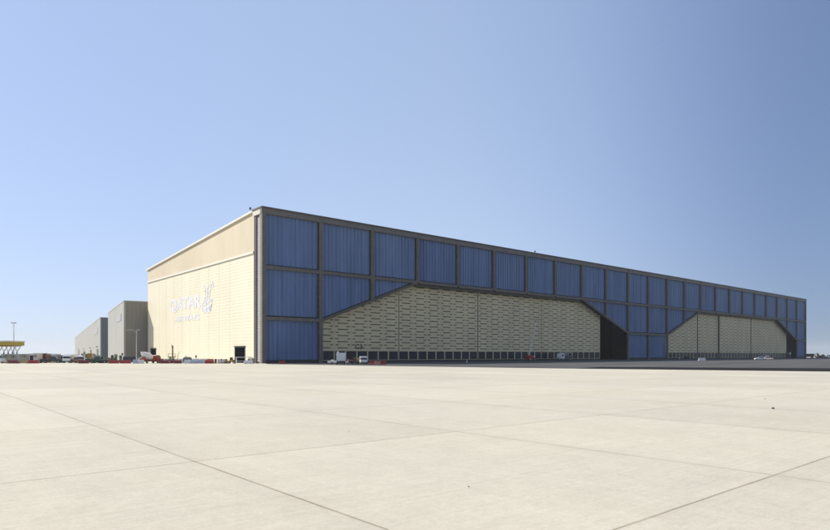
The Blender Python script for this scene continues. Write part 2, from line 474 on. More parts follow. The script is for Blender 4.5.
def joint_post(u, w):
    MB().box((u - w, 2.30, .1), (u + w, 2.395, 26)).build('leaf_joint', 'track', hg)
for x in b2[1:-1]: joint_post(x * ST, .42)
for x in bounds[1:-1]: joint_post(x * ST, .06)
def text_part(txt, mapf, height, mname, name, parent, depth=.08, bold=.0):
    """letters as a solid mesh: mapf(x, y, d) places the unit text (cap height 1) in the parent's space"""
    cu = bpy.data.curves.new('lettering', 'FONT'); cu.body = txt; cu.size = 1.0; cu.extrude = .5; cu.offset = bold
    ob = bpy.data.objects.new('lettering', cu); COL.objects.link(ob)
    dg = bpy.context.evaluated_depsgraph_get()
    me = bpy.data.meshes.new_from_object(ob.evaluated_get(dg)); bpy.data.objects.remove(ob)
    xs = [v.co.x for v in me.vertices]; ys = [v.co.y for v in me.vertices]
    x0, x1, y0, y1 = min(xs), max(xs), min(ys), max(ys)
    for v in me.vertices:
        v.co = mapf((v.co.x - x0) / (x1 - x0), (v.co.y - y0) / (y1 - y0), v.co.z + .5)
    me.materials.clear(); me.materials.append(M[mname])
    for p in me.polygons: p.material_index = 0
    o = bpy.data.objects.new(name, me); COL.objects.link(o); o.parent = parent
    return o
# bay mark on the first door leaf
ua, ub = u_at(355.2, 2.4), u_at(362.2, 2.4); s = ZC * 1.12
text_part('C3', lambda x, y, d: Vector((ua + (ub - ua) * x, 2.33 - .01 * d, 3.95 + 1.35 * y)), 1, 'ink', 'door_lettering', leaves[0], bold=.02)

# interior
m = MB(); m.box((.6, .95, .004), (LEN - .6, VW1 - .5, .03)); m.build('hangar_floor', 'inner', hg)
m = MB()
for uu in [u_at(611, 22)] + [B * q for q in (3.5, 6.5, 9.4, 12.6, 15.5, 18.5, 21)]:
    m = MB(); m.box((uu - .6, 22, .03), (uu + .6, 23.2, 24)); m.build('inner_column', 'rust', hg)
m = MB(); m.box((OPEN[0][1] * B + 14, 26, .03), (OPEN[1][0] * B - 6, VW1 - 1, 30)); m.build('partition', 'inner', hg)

# side wall: lapped cladding, band, ledge
UW = .35
vD = [(vz_at(235.2, 350, UW)[0], vz_at(245.0, 350, UW)[0], vz_at(240, 347.2, UW)[1]),
      (vz_at(151.0, 350, UW)[0], vz_at(156.0, 350, UW)[0], vz_at(153.5, 349.2, UW)[1])]
ZL = vz_at(253.6, 253.6, UW)[1]                    # ledge height
ZF = vz_at(253.6, 211.2, UW)[1]; ZB = vz_at(144.5, 271.2, UW)[1]
print('side wall', VW0, VW1, 'ledge', ZL, 'front/back', ZF, ZB, 'doors', vD)
doors = []
for x, y, z in vD: doors.append((min(x, y), max(x, y), z))
doors.sort()
m = MB(); lap = .86; z = 0
while z < ZL - .01:
    z1 = min(z + lap, ZL)
    segs = []; cur = VW0
    for a, b, h in doors:
        if z < h - .2:
            segs.append((cur, a)); cur = b
    segs.append((cur, VW1))
    for a, b in segs:
        m.face([(UW - .028, a, z), (UW - .028, b, z), (UW, b, z1), (UW, a, z1)])
        m.face([(UW + .05, a, z), (UW + .05, b, z), (UW - .028, b, z), (UW - .028, a, z)])
    z = z1
# vertical seams
v = VW0 + 7.5
while v < VW1 - 3:
    if not any(a - .3 < v < b + .3 for a, b, h in doors): m.box((UW - .034, v - .015, 0), (UW + .04, v + .015, ZL))
    v += 7.5
m.build('side_wall', 'cream', hg)
for a, b, h in doors:
    rows = math.ceil((h - .2) / lap) * lap
    m = MB(); m.face([(3, a, 0), (3, b, 0), (3, b, rows), (3, a, rows)]); m.face([(UW, a, 0), (UW, a, rows), (3, a, rows), (3, a, 0)])
    m.face([(UW, b, 0), (3, b, 0), (3, b, rows), (UW, b, rows)]); m.face([(UW, a, rows), (UW, b, rows), (3, b, rows), (3, a, rows)])
    o = m.build('doorway', 'dark', hg)
    m = MB(); m.box((UW - .25, a - .3, rows), (UW + .3, b + .3, rows + .35)); m.box((UW - .12, a - .18, 0), (UW + .3, a, rows)); m.box((UW - .12, b, 0), (UW + .3, b + .18, rows))
    m.build('door_frame', 'dgrey', o)
top = lambda v: ZF + (ZB - ZF) * (v - VW0) / (VW1 + 1.2 - VW0)
m = MB(); n = 90
for i in range(n):
    a = VW0 + (VW1 - VW0) * i / n; b = VW0 + (VW1 - VW0) * (i + 1) / n; c = a + (b - a) * .8
    for p, q, e0, e1 in ((a, c, 0, 0), (c, b, 0, 0)):
        e = -.008 if p == a else .0
        m.face([(UW + .04 + e, p, ZL), (UW + .04 + e, q, ZL), (UW + .04 + e, q, top(q) - .3), (UW + .04 + e, p, top(p) - .3)])
m.build('upper_band', 'tan', hg)
m = MB(); m.prism([(VW0, ZL + .02), (VW1 + .2, ZL + .02), (VW1 + .2, ZL + .55), (VW0, ZL + .55)], UW - .30, UW + .06, axis='x'); m.build('ledge', 'white', hg)
m = MB(); v1 = VW1 + 1.6
m.prism([(VW0 - .2, top(VW0) - .28), (v1, top(v1) - .28), (v1, top(v1) + .25), (VW0 - .2, top(VW0) + .25)], UW - .45, UW + .5, axis='x'); m.build('roof_coping', 'white', hg)
# roof, rear and far walls
m = MB(); m.prism([(VW0 - .1, top(VW0) - .1), (v1 - .2, top(v1) - .1), (v1 - .2, top(v1) + .2), (VW0 - .1, top(VW0) + .2)], UW + .51, LEN - .2, axis='x'); m.build('roof', 'rooft', hg)
m = MB(); m.box((UW + .1, VW1 - .4, 0), (LEN - .2, VW1, top(VW1) - .36)); m.build('rear_wall', 'cream', hg)
m = MB(); m.box((LEN - .5, 1, 0), (LEN - .1, VW1, top(VW1) - .4)); m.prism([(1, top(VW1) - .4), (VW1, top(VW1) - .4), (VW0, top(VW0) - .4), (1, ZT - .4)], LEN - .5, LEN - .1, axis='x'); m.build('far_wall', 'panel', hg)
# front frame seen from the side
m = MB(); m.box((.95, 1.0, 0), (1.25, VW0 - .003, ZT - 1.7)); m.build('frame_recess', 'dark', hg)
va, vb = .26 * 3.9 * S, .70 * 3.9 * S
m = MB(); z = .4
while z < ZT - 2.1:
    m.prism([(.44, z), (.475, z + .56), (.52, z + .56), (.52, z)], va + .2, vb, axis='y'); z += .62
# prism axis y takes (x,z)
m.build('louvre_screen', 'louvre', hg)
m = MB(); m.box((.10, .56, 0), (.6, va, ZT - 1.75)); m.build('corner_post', 'rooft', hg)
m = MB(); m.box((.10, va + .003, 0), (.5, va + .19, ZT - 1.75)); m.box((.14, vb + .002, 0), (.5, vb + .3, ZT - 1.75)); m.box((.1, vb + .55, 0), (.4, vb + .8, ZT - 1.75)); m.build('screen_frame', 'frame', hg)
m = MB(); m.box((-.05, .97, ZT - 1.75), (.95, VW0 + .05, ZT - .353)); m.build('side_beam', 'rooft', hg)

# airline lettering and emblem on the side wall
uS = UW - .038
def wallpt(px, py, d=0):
    v, z = vz_at(px, py, uS); return Vector((uS - .03 * d, v, z))
def quad_map(c):   # bilinear on the wall between four picture corners (left-bottom, right-bottom, right-top, left-top)
    A = [wallpt(*q) for q in c]
    def f(x, y, d):
        p = A[0] * (1 - x) * (1 - y) + A[1] * x * (1 - y) + A[2] * x * y + A[3] * (1 - x) * y
        return Vector((uS - .03 * d, p.y, p.z))
    return f
text_part('QATAR', quad_map([(170, 313.5), (201, 309.5), (201, 294.0), (170, 300)]), 1, 'sign', 'wall_lettering', hg, bold=.035)
text_part('AIRWAYS', quad_map([(175, 322), (199.5, 320), (199.5, 313.8), (175, 316.8)]), 1, 'sign', 'wall_lettering', hg, bold=.03)
def ribbon(m, pts, w):
    P = [wallpt(165 + x / 10.6, 275 + y / 10.6) for x, y in pts]
    for a, b in zip(P, P[1:]):
        d = (b - a); d.x = 0; l = d.length; d.normalize(); n = Vector((0, -d.z, d.y)) * w / 2; a2, b2 = a - d * w * .3, b + d * w * .3
        q = [a2 - n, b2 - n, b2 + n, a2 + n]
        k = len(m.v)
        m.v += [(uS, p.y, p.z) for p in q] + [(uS - .03, p.y, p.z) for p in q]
        for f in ((0, 1, 2, 3), (7, 6, 5, 4), (0, 4, 5, 1), (1, 5, 6, 2), (2, 6, 7, 3), (3, 7, 4, 0)):
            m.f.append(tuple(k + i for i in f)); m.mi.append(0)
m = MB()
for pts, w in (([(392, 370), (400, 310), (425, 250), (428, 170), (415, 120)], .55), ([(440, 300), (452, 220), (450, 150), (462, 110)], .5),
               ([(465, 255), (480, 170), (486, 110), (505, 75)], .5), ([(505, 75), (515, 110), (500, 130)], .5),
               ([(400, 330), (440, 300), (480, 262), (497, 268), (492, 320), (480, 375), (455, 392)], .75),
               ([(405, 372), (440, 345), (472, 330), (490, 335)], .8), ([(415, 395), (445, 372), (470, 362), (484, 362)], .7),
               ([(430, 235), (470, 215)], .4), ([(440, 190), (480, 172)], .4), ([(425, 280), (465, 258)], .5)):
    ribbon(m, pts, w)
m.build('wall_emblem', 'sign', hg)
# small roof items
def roof_lamp(u, v, z, label):
    t = thing('warning_light', label, 'warning light', (P0 + DU * u + DV * v).to_3d() + Vector((0, 0, z)), ANG, 'lights on the hangar roof edge')
    MB().box((-.2, -.2, 0), (.2, .2, .12)).tube((0, 0, .12), (0, 0, .75), .08).build('lamp_stand', 'dgrey', t)
    MB().lathe([(0, .2), (.3, .3), (.7, .28), (1, .12)], (0, 0, .75), (0, 0, 1.35), 10).build('lamp_head', 'dgrey', t)
roof_lamp(.5, VW0 + 2.5, top(VW0 + 2.5) + .34, 'tiny dark warning light above the cream side wall')
roof_lamp(u_at(535, 2), 2, ZT, 'tiny dark warning light midway along the blue front parapet')

# ------------------------------------------------------------------ warehouses to the left
A2 = math.atan2(.509, .861)
def warehouse(name, label, px, Z, length, width, h, front, wallm, doors_px=(), signv=None):
    t = thing('warehouse', label, 'warehouse', (gx(px, Z), Z, 0), A2, 'row of warehouses left of the hangar')
    def ribbed(name, mname, n, fn, skip=None):
        m = MB()
        for i in range(n): fn(m, i / n, (i + .82) / n, 0); fn(m, (i + .82) / n, (i + 1) / n, .06)
        return m.build(name, mname, t)
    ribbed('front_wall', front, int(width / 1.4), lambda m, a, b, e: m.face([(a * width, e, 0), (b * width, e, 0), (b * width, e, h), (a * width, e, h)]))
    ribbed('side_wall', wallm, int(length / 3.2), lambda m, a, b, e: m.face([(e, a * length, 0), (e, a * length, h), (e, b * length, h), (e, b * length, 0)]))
    MB().box((width - .2, .1, 0), (width, length, h)).build('side_wall', wallm, t)
    MB().box((.1, length - .2, 0), (width - .21, length, h)).build('rear_wall', wallm, t)
    MB().box((.1, .1, h - .6), (width - .25, length - .25, h - .2)).build('roof', 'rooft', t)
    m = MB(); m.box((-.12, -.12, h - .02), (width + .1, .3, h + .3)); m.box((-.12, .31, h - .02), (.3, length, h + .3)); m.build('parapet_cap', 'wallpale', t)
    m = MB(); m.box((-.06, -.05, 0), (.5, .5, h - .03)); m.build('corner_trim', 'wallpale', t)
    if signv: MB().box((-.14, signv[0], signv[2]), (-.004, signv[1], signv[3])).build('wall_sign', 'lavender', t)
    for v, w, hh, mm in doors_px:
        d = MB().box((-.10, v, 0), (.02, v + w, hh)).build('roller_door', mm, t)
        MB().box((-.3, v - .2, hh), (-.003, v + w + .2, hh + .35)).build('door_hood', 'dgrey', d)
        f = MB(); f.box((-.9, v + w / 2 - .4, hh + 1.6), (-.003, v + w / 2 + .4, hh + 2.1)); f.build('wall_lamp', 'dgrey', t)
    return t
ZA = 166.5 * S; ZB2 = 250.0 * S
def wv(px, Z0, px0):   # distance back along a warehouse's side wall of a picture column
    k = (px0 - 53.5) / (px - 53.5); return (k - 1) * Z0 / .861
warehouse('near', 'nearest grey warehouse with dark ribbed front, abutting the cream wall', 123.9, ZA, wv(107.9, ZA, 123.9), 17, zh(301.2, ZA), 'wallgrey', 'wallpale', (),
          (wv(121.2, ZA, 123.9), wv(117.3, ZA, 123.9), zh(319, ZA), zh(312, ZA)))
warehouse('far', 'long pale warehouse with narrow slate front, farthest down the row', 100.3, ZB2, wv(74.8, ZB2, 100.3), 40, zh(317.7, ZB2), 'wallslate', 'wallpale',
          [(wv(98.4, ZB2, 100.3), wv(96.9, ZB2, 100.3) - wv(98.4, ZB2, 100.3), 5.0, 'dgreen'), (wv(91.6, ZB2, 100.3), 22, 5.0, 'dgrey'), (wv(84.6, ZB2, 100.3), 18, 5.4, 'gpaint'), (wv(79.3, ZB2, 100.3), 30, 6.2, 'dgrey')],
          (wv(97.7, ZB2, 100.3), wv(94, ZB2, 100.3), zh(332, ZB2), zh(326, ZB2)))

# ------------------------------------------------------------------ site furniture
def barrier(mname, label, px, Z, rz=0, L=2.5, h=.85, group='plastic road barriers along the apron edge', top_m=None):
    t = thing('road_barrier', label, 'barrier', (gx(px, Z), Z, 0), rz, group)
    m = MB(); pr = [(-.28, 0), (.28, 0), (.26, .22), (.13, .42), (.11, h), (-.11, h), (-.13, .42), (-.26, .22)]
    m.prism(pr, -L / 2, L / 2, axis='x'); m.build('barrier_body', mname, t, bevel=.03)
    c = MB()
    for x in (-.3, .3): c.tube((x * L, 0, h + .003), (x * L, 0, h + .09), .07)
    c.build('filler_cap', top_m or mname, t)
    f = MB(); f.box((-L * .36, -.29, 0), (-L * .22, .29, .12)); f.box((L * .22, -.29, 0), (L * .36, .29, .12)); f.build('fork_slot', 'track', t)
    return t
barrier('maroon', 'faded maroon barrier standing before the beige cabin', 12.5, 156)
barrier('red', 'bright red barrier below the dark cabin doorway', 33.2, 156, .05, 2.6)
barrier('maroon', 'faded maroon barrier in front of the yellow loader', 83.5, 156, .04)
barrier('red', 'red barrier in front of the green shrubs, left of the pair', 113.8, 156, .02, 2.7)
barrier('red', 'red barrier below the corner of the grey warehouse', 125.5, 156, -.03, 2.7)
barrier('maroon', 'dark maroon barrier just right of the mixer truck', 164.6, 155, .03, 2.2)
barrier('maroon', 'dark maroon barrier behind the white lift wheels', 171.2, 157.5, -.02, 2.4)
barrier('maroon', 'dark maroon barrier under the leaning yellow post', 177.6, 155, .0, 2.0)
barrier('red', 'red barrier before the white row along the cream wall', 209.3, 154, .02, 2.3)
barrier('red', 'small red barrier alone before the first blue panel', 282.2, 150.5, .1, 1.5, .7)
for i, (px, lab) in enumerate(((372.2, 'left'), (377.8, 'middle'), (383.2, 'right'))):
    barrier('pink' if i == 1 else 'red', {'left': 'red barrier nearest the white truck cab by the hangar door', 'middle': 'sun bleached pink barrier between two red ones', 'right': 'red barrier ending the row by the hangar door'}[lab], px, 139.5 - i * .6, .1 * (i - 1), 1.4, .75)
WB = [(136, 'bplastic', 'bluish white barrier right of the street lamp foot'), (141, 'wplastic', 'dull white barrier left of the mixer truck'),
      (187.5, 'wplastic', 'white barrier below the dark compressor'), (192.6, 'bplastic', 'pale blue barrier right of the dark compressor'),
      (199.8, 'bplastic', 'pale blue barrier left of the red barrier')]
for px, mm, lab in WB: barrier(mm, lab, px, 155.5, random.uniform(-.04, .04), 1.5 if px != 199.8 else 1.9, .95)
# row of pale barriers standing close to the cream wall
for i in range(8):
    px = 160.5 + i * 7.1
    mm = ('pink', 'wplastic', 'wplastic', 'wplastic', 'pink', 'wplastic', 'wplastic', 'pink')[i]
    lab = ['pale pink barrier at the left end of the wall row', 'white barrier second in the row along the cream wall', 'white barrier behind the yellow lift', 'white barrier behind the leaning yellow post', 'pale pink barrier behind the dark compressor',
           'white barrier under the small red sign', 'white barrier behind the bright red barrier', 'pale pink barrier at the right end of the wall row'][i]
    barrier(mm, lab, px, 163, .02, 1.75, 1.15)

def wheel(p, x, y, r=.36, w=.24):
    o = MB().lathe([(0, r * .8), (.15, r), (.85, r), (1, r * .8)], (x, y - w / 2, r), (x, y + w / 2, r), 14).build('wheel', 'rubber', p)
    MB().lathe([(0, r * .5), (1, r * .5)], (x, y - w / 2 - .012, r), (x, y + w / 2 + .012, r), 10).build('rim', 'silver', o)
    return o
def car(kind, mname, label, px, Z, rz, sc=1.0, group=None):
    t = thing('parked_' + kind, label, kind, (gx(px, Z), Z, 0), rz, group)
    if kind == 'car':
        out = [(-2.2, .3), (-2.25, .78), (-2.1, .95), (-1.55, 1.0), (-1.0, 1.42), (.35, 1.46), (1.15, 1.0), (2.05, .85), (2.22, .6), (2.2, .3)]
        win = [(-1.42, 1.0), (-.95, 1.37), (.3, 1.40), (.98, 1.0)]; hw = .86
    elif kind == 'van':
        out = [(-2.5, .35), (-2.55, 1.9), (-2.4, 2.1), (1.3, 2.1), (2.0, 1.3), (2.5, 1.1), (2.6, .6), (2.55, .35)]
        win = [(-.2, 1.3), (-.2, 1.85), (1.25, 1.85), (1.75, 1.3)]; hw = .95
    else:
        out = [(-2.6, .45), (-2.6, 1.05), (-.55, 1.05), (-.5, 1.7), (.75, 1.74), (1.4, 1.12), (2.4, 1.0), (2.55, .7), (2.5, .45)]
        win = [(-.42, 1.15), (-.38, 1.6), (.68, 1.64), (1.2, 1.15)]; hw = .9
    MB().prism(out, -hw, hw).build('body', mname, t, bevel=.07)
    for sg in (-1, 1):
        MB().prism(win, sg * (hw - .02), sg * (hw + .012)).build('side_window', 'glass', t)
    def screen(p, q, off=.02):
        d = Vector((q[0] - p[0], q[1] - p[1])).normalized(); n = Vector((d.y, -d.x)) if p[0] > 0 else Vector((-d.y, d.x))
        a = Vector(p) + n * off; b = Vector(q) + n * off
        m = MB(); a2, b2 = a - n * .05, b - n * .05
        m.prism([tuple(a), tuple(b), tuple(b2), tuple(a2)], -hw + .12, hw - .12); m.build('windscreen', 'glass', t)
    tops = {'car': ((1.08, 1.05), (.42, 1.42)), 'van': ((1.93, 1.37), (1.35, 2.04)), 'pickup': ((1.33, 1.18), (.82, 1.68))}[kind]
    screen(*tops)
    wb = {'car': (-1.35, 1.4), 'van': (-1.6, 1.6), 'pickup': (-1.6, 1.55)}[kind]
    for x in wb:
        for sg in (-1, 1): wheel(t, x, sg * (hw - .1))
    for sg in (-1, 1):
        MB().box((out[-2][0] - .03, sg * hw * .72 - .16, .66), (out[-2][0] + .03, sg * hw * .72 + .16, .84)).build('headlight', 'wpaint', t)
    t.scale = (sc, sc, sc)
    return t
def truck(label, px, Z, rz, cabm, boxm, box=True, sc=1.0, cat='truck', group=None, boxh=3.0):
    t = thing('parked_truck', label, cat, (gx(px, Z), Z, 0), rz, group)
    MB().box((-3.2, -.45, .55), (2.9, .45, .85)).build('chassis', 'dgrey', t)
    MB().prism([(1.5, .6), (3.2, .6), (3.25, 1.4), (2.95, 2.45), (1.6, 2.5), (1.5, 2.4)], -1.1, 1.1).build('cab', cabm, t, bevel=.06)
    MB().prism([(3.24, 1.5), (2.98, 2.32), (2.93, 2.32), (3.19, 1.5)], -.98, .98).build('windscreen', 'glass', t)
    for sg in (-1, 1):
        MB().prism([(1.95, 1.5), (2.0, 2.25), (2.85, 2.25), (3.05, 1.5)], sg * 1.085, sg * 1.112).build('side_window', 'glass', t)
        MB().box((3.2, sg * .8 - .2, .8), (3.29, sg * .8 + .2, 1.0)).build('headlight', 'wpaint', t)
    MB().box((3.1, -1.1, .42), (3.35, 1.1, .66)).build('bumper', 'dgrey', t)
    if box:
        m = MB(); m.box((-3.3, -1.15, .9), (1.35, 1.15, boxh))
        for i in range(7): m.box((-3.2 + i * .72, -1.18, 1.0), (-3.1 + i * .72, 1.18, boxh - .1))
        m.build('cargo_body', boxm, t)
        d = MB().box((-3.35, -1.0, 1.0), (-3.303, -.02, boxh - .12)).box((-3.35, .02, 1.0), (-3.303, 1.0, boxh - .12)).build('rear_door', boxm, t)
        MB().box((-3.34, -1.0, .45), (-3.28, 1.0, .6)).build('rear_bumper', 'dgrey', t)
    for x in (-2.2, 2.3):
        for sg in (-1, 1): wheel(t, x, sg * .95, .48, .3)
    t.scale = (sc, sc, sc)
    return t
def mixer(label, px, Z, rz):
    t = truck(label, px, Z, rz, 'rpaint', 'rpaint', box=False, cat='mixer truck'); t.name = 'concrete_mixer_truck'
    MB().lathe([(0, .35), (.12, .75), (.42, 1.2), (.75, 1.05), (.95, .55), (1, .5)], (1.0, 0, 1.55), (-3.0, 0, 2.75), 18).build('drum', 'wpaint', t)
    m = MB(); m.box((-3.0, -.8, .9), (-2.7, .8, 1.9)); m.box((.7, -.9, .9), (1.3, .9, 1.6)); m.box((-2.6, -1.05, .86), (.6, -.7, 1.15)); m.box((-2.6, .7, .86), (.6, 1.05, 1.15)); m.build('drum_cradle', 'rpaint', t)
    m = MB(); m.prism([(-3.1, 2.5), (-2.8, 2.5), (-2.5, 3.55), (-3.4, 3.55)], -.5, .5); m.build('hopper', 'wpaint', t)
    m = MB(); m.tube((-3.2, 0, 1.9), (-4.1, .5, 1.2), .2, .25, 8); m.build('chute', 'silver', t)
    return t
def loader(label, px, Z, rz, mname, sc=1.0, bucket_up=.3, cat='loader', group=None):
    t = thing('wheel_loader', label, cat, (gx(px, Z), Z, 0), rz, group)
    MB().prism([(-2.3, .6), (-2.3, 1.6), (-.7, 1.75), (-.3, 1.2), (1.2, 1.1), (1.3, .6)], -.65, .65).build('body', mname, t, bevel=.06)
    c = MB().prism([(-.75, 1.6), (-.7, 2.75), (.45, 2.75), (.65, 1.25), (-.25, 1.2)], -.6, .6).build('cab', mname, t, bevel=.05)
    MB().prism([(-.62, 1.8), (-.58, 2.55), (.36, 2.55), (.5, 1.5), (-.2, 1.5)], -.63, .63).build('cab_window', 'glass', c)
    for sg in (-1, 1):
        m = MB(); m.tube((.5, sg * .5, 1.1), (1.5, sg * .5, 1.0 + bucket_up), .13, .12); m.tube((1.5, sg * .5, 1.0 + bucket_up), (2.5, sg * .5, .45 + bucket_up), .12, .1)
        m.build('lift_arm', mname, t)
    b = bucket_up
    MB().prism([(2.35, .1 + b), (3.3, .1 + b), (3.25, .2 + b), (2.6, .3 + b), (2.45, .95 + b), (2.3, .95 + b)], -1.15, 1.15).build('bucket', 'dgrey', t)
    for x in (-1.4, .9):
        for sg in (-1, 1): wheel(t, x, sg * .9, .62, .42)
    t.scale = (sc, sc, sc); return t
def excavator(label, px, Z, rz, mname, sc=1.0, group=None):
    t = thing('excavator', label, 'excavator', (gx(px, Z), Z, 0), rz, group)
    for sg in (-1, 1):
        MB().prism([(-1.7, .25), (-1.4, 0), (1.4, 0), (1.7, .25), (1.7, .55), (1.4, .8), (-1.4, .8), (-1.7, .55)], sg * .75, sg * 1.25).build('track', 'dgrey', t)
    MB().box((-1.9, -1.15, .95), (1.0, 1.15, 1.75)).box((-.5, -.5, .8), (.5, .5, .95)).build('turntable_body', mname, t, bevel=.06)
    c = MB().prism([(.0, 1.76), (.0, 2.75), (.9, 2.75), (1.3, 1.76)], -1.1, -.25).build('cab', mname, t)
    MB().prism([(.1, 1.9), (.1, 2.6), (.85, 2.6), (1.15, 1.9)], -1.13, -.22).build('cab_window', 'glass', c)
    m = MB(); m.tube((.8, .2, 1.5), (2.2, .2, 3.3), .24, .2); m.tube((2.2, .2, 3.3), (3.5, .2, 2.9), .2, .16); m.build('boom', mname, t)
    m = MB(); m.tube((3.5, .2, 2.95), (3.9, .2, 1.2), .16, .13); m.build('dipper_arm', mname, t)
    MB().prism([(3.6, 1.2), (4.1, 1.3), (4.2, .7), (3.7, .35), (3.45, .6)], -.3, .7).build('bucket', 'dgrey', t)
    t.scale = (sc, sc, sc); return t

# ---- left: canopy, mast, cabin, container
Zk = 205
kx0, kx1 = gx(-14, Zk), gx(24.5, Zk + 8); kz0, kz1 = zh(346.0, Zk), zh(340.6, Zk)
t = thing('fuel_canopy', 'flat yellow canopy on white forked posts behind the beige cabin', 'canopy', (kx0, Zk, 0))
w = kx1 - kx0
MB().box((0, 0, kz0 + .2), (w, 8, kz1 - .35)).build('fascia', 'canopyy', t)
MB().box((-.1, -.1, kz1 - .349), (w + .1, 8.1, kz1)).build('canopy_roof', 'wpaint', t)
MB().prism([(.3, kz0 + .2), (w - .3, kz0 + .2), (w - 1.2, kz0 - .1), (.3, kz0 - .1)], .4, 7.6).build('canopy_soffit', 'canopyb', t)
for px in (-9, -4, .8, 5.2, 9.6, 14):
    x = gx(px, Zk) - kx0
    MB().tube((x, 1.5, 0), (x, 1.5, kz0 - 2.2), .24).build('post', 'dgrey', t)
    m = MB(); m.tube((x, 1.5, kz0 - 2.2), (x, 1.5, kz0 - 1.7), .2); m.tube((x, 1.5, kz0 - 1.9), (x + 1.3, 1.5, kz0 - .06), .18); m.tube((x, 1.5, kz0 - 1.9), (x - .9, 1.5, kz0 - .06), .12); m.build('post_fork', 'wpaint', t)
Zm = 260
t = thing('lamp_mast', 'thin lamp mast rising behind the yellow canopy', 'lamp mast', (gx(13.8, Zm), Zm, 0))
MB().tube((0, 0, 0), (0, 0, zh(323.5, Zm)), .22, .11).build('mast_pole', 'pole', t)
h = zh(323.5, Zm); MB().box((-.9, -.2, h), (.9, .2, h + .16)).box((-.95, -.35, h + .17), (-.35, .25, h + .5)).box((.35, -.35, h + .17), (.95, .25, h + .5)).build('lamp_head', 'pole', t)

def cabin(label, px0, px1, Z, h, mname, doors, vents, roofm='wpaint', trim='pink'):
    w = gx(px1, Z) - gx(px0, Z)
    t = thing('site_cabin', label, 'cabin', (gx(px0, Z), Z, 0), 0, 'site cabins at the left')
    m = MB(); m.box((0, 0, .18), (w, 2.6, h))
    for i in range(int(w / .6)): m.box((.1 + i * .6, -.03, .25), (.4 + i * .6, 0.002, h - .08))
    m.build('cabin_wall', mname, t)
    MB().box((-.08, -.1, h + .002), (w + .08, 2.7, h + .14)).build('cabin_roof', roofm, t)
    MB().box((.05, .1, 0), (w - .05, 2.5, .178)).build('skid', 'dgrey', t)
    for d0, d1, dm in doors: MB().box((d0, -.06, .2), (d1, -.031, 2.05)).build('door', dm, t)
    for x in vents: MB().box((x, -.45, h - .75), (x + .7, -.032, h - .3)).build('cooling_unit', 'gpaint', t)
    return t
Zq = 163
wq = lambda p: gx(p, Zq) - gx(1, Zq)
cabin('long beige site cabin with three cooling units', 1, 28.6, Zq, 2.35, 'tan2', [(wq(17.5), wq(20), 'louvre')], [wq(4.2), wq(11.5), wq(22.5)])
cabin('short pinkish cabin with an open dark doorway', 29, 36.6, Zq, 2.4, 'pinkp', [(.25, 1.15, 'dark')], [1.5])
car('van', 'wpaint', 'white van half out of frame beside the beige cabin', -6.5, 160, R(3))
t = thing('tan_crate', 'low tan timber crate between two red barriers', 'crate', (gx(23, 157), 157, 0))
m = MB(); m.box((-1.2, -.5, .12), (1.2, .5, .75)); [m.box((-1.15 + i * .5, -.54, .14), (-.75 + i * .5, -.501, .73)) for i in range(5)]; m.build('crate_box', 'tanbox', t)
MB().box((-1.1, -.45, 0), (-.9, .45, .118)).box((.9, -.45, 0), (1.1, .45, .118)).build('pallet_foot', 'timber', t)
def container(label, px, Z, rz, mname, L=3.0, h=2.4, W=2.4):
    t = thing('shipping_container', label, 'container', (gx(px, Z), Z, 0), rz)
    m = MB(); n = int(L / .28); p = L / n
    m.box((-L / 2, -W / 2 + .06, .12), (L / 2, W / 2 - .06, h - .1))
    for i in range(n): m.box((-L / 2 + i * p + .03, -W / 2, .16), (-L / 2 + i * p + .17, -W / 2 + .059, h - .14)); m.box((-L / 2 + i * p + .03, W / 2 - .059, .16), (-L / 2 + i * p + .17, W / 2, h - .14))
    m.build('container_wall', mname, t)
    for x in (-L / 2 - .05, L / 2 - .05):
        for y in (-W / 2 - .03, W / 2 - .07): MB().box((x, y, 0), (x + .1, y + .1, h)).build('corner_post', mname, t)
    MB().box((-L / 2 - .06, -W / 2 - .05, h + .002), (L / 2 + .06, W / 2 + .05, h + .09)).build('container_roof', 'timber', t)
    return t
container('grey brown slatted container right of the pink cabin', 40.2, 168, 0, 'timber', 2.2, 2.55)
container('rusty red container next to the grey slatted one', 45.6, 168.5, .02, 'rustbox', 1.3, 2.45)
# ---- left: vehicles and machines
car('pickup', 'dgrey', 'dark grey pickup right of the rusty container', 52.0, 166, R(25))
car('van', 'gpaint', 'grey van behind the dark pickup', 54.5, 176, R(160))
excavator('olive excavator with raised arm left of the white bus', 61.0, 170, R(20), 'opaint', .62)
t = truck('white roofed truck with dark windscreen facing the apron', 69.8, 166, R(-78), 'wpaint', 'wpaint', True, .84, boxh=2.75)
car('pickup', 'brown', 'brown pickup left of the white lamp post', 77.6, 164, R(-20), .95)
loader('yellow loader with dark cab behind the maroon barrier', 90.0, 163, R(-75), 'ypaint', .95)
car('pickup', 'dgreen', 'dark green pickup right of the yellow loader', 98.6, 162, R(200), .95)
excavator('dark grey excavator in front of the slate warehouse front', 103.0, 164, R(185), 'gpaint', .6)
car('pickup', 'bluep', 'blue pickup behind the maroon barrier and loader', 82.4, 172, R(8), .9)
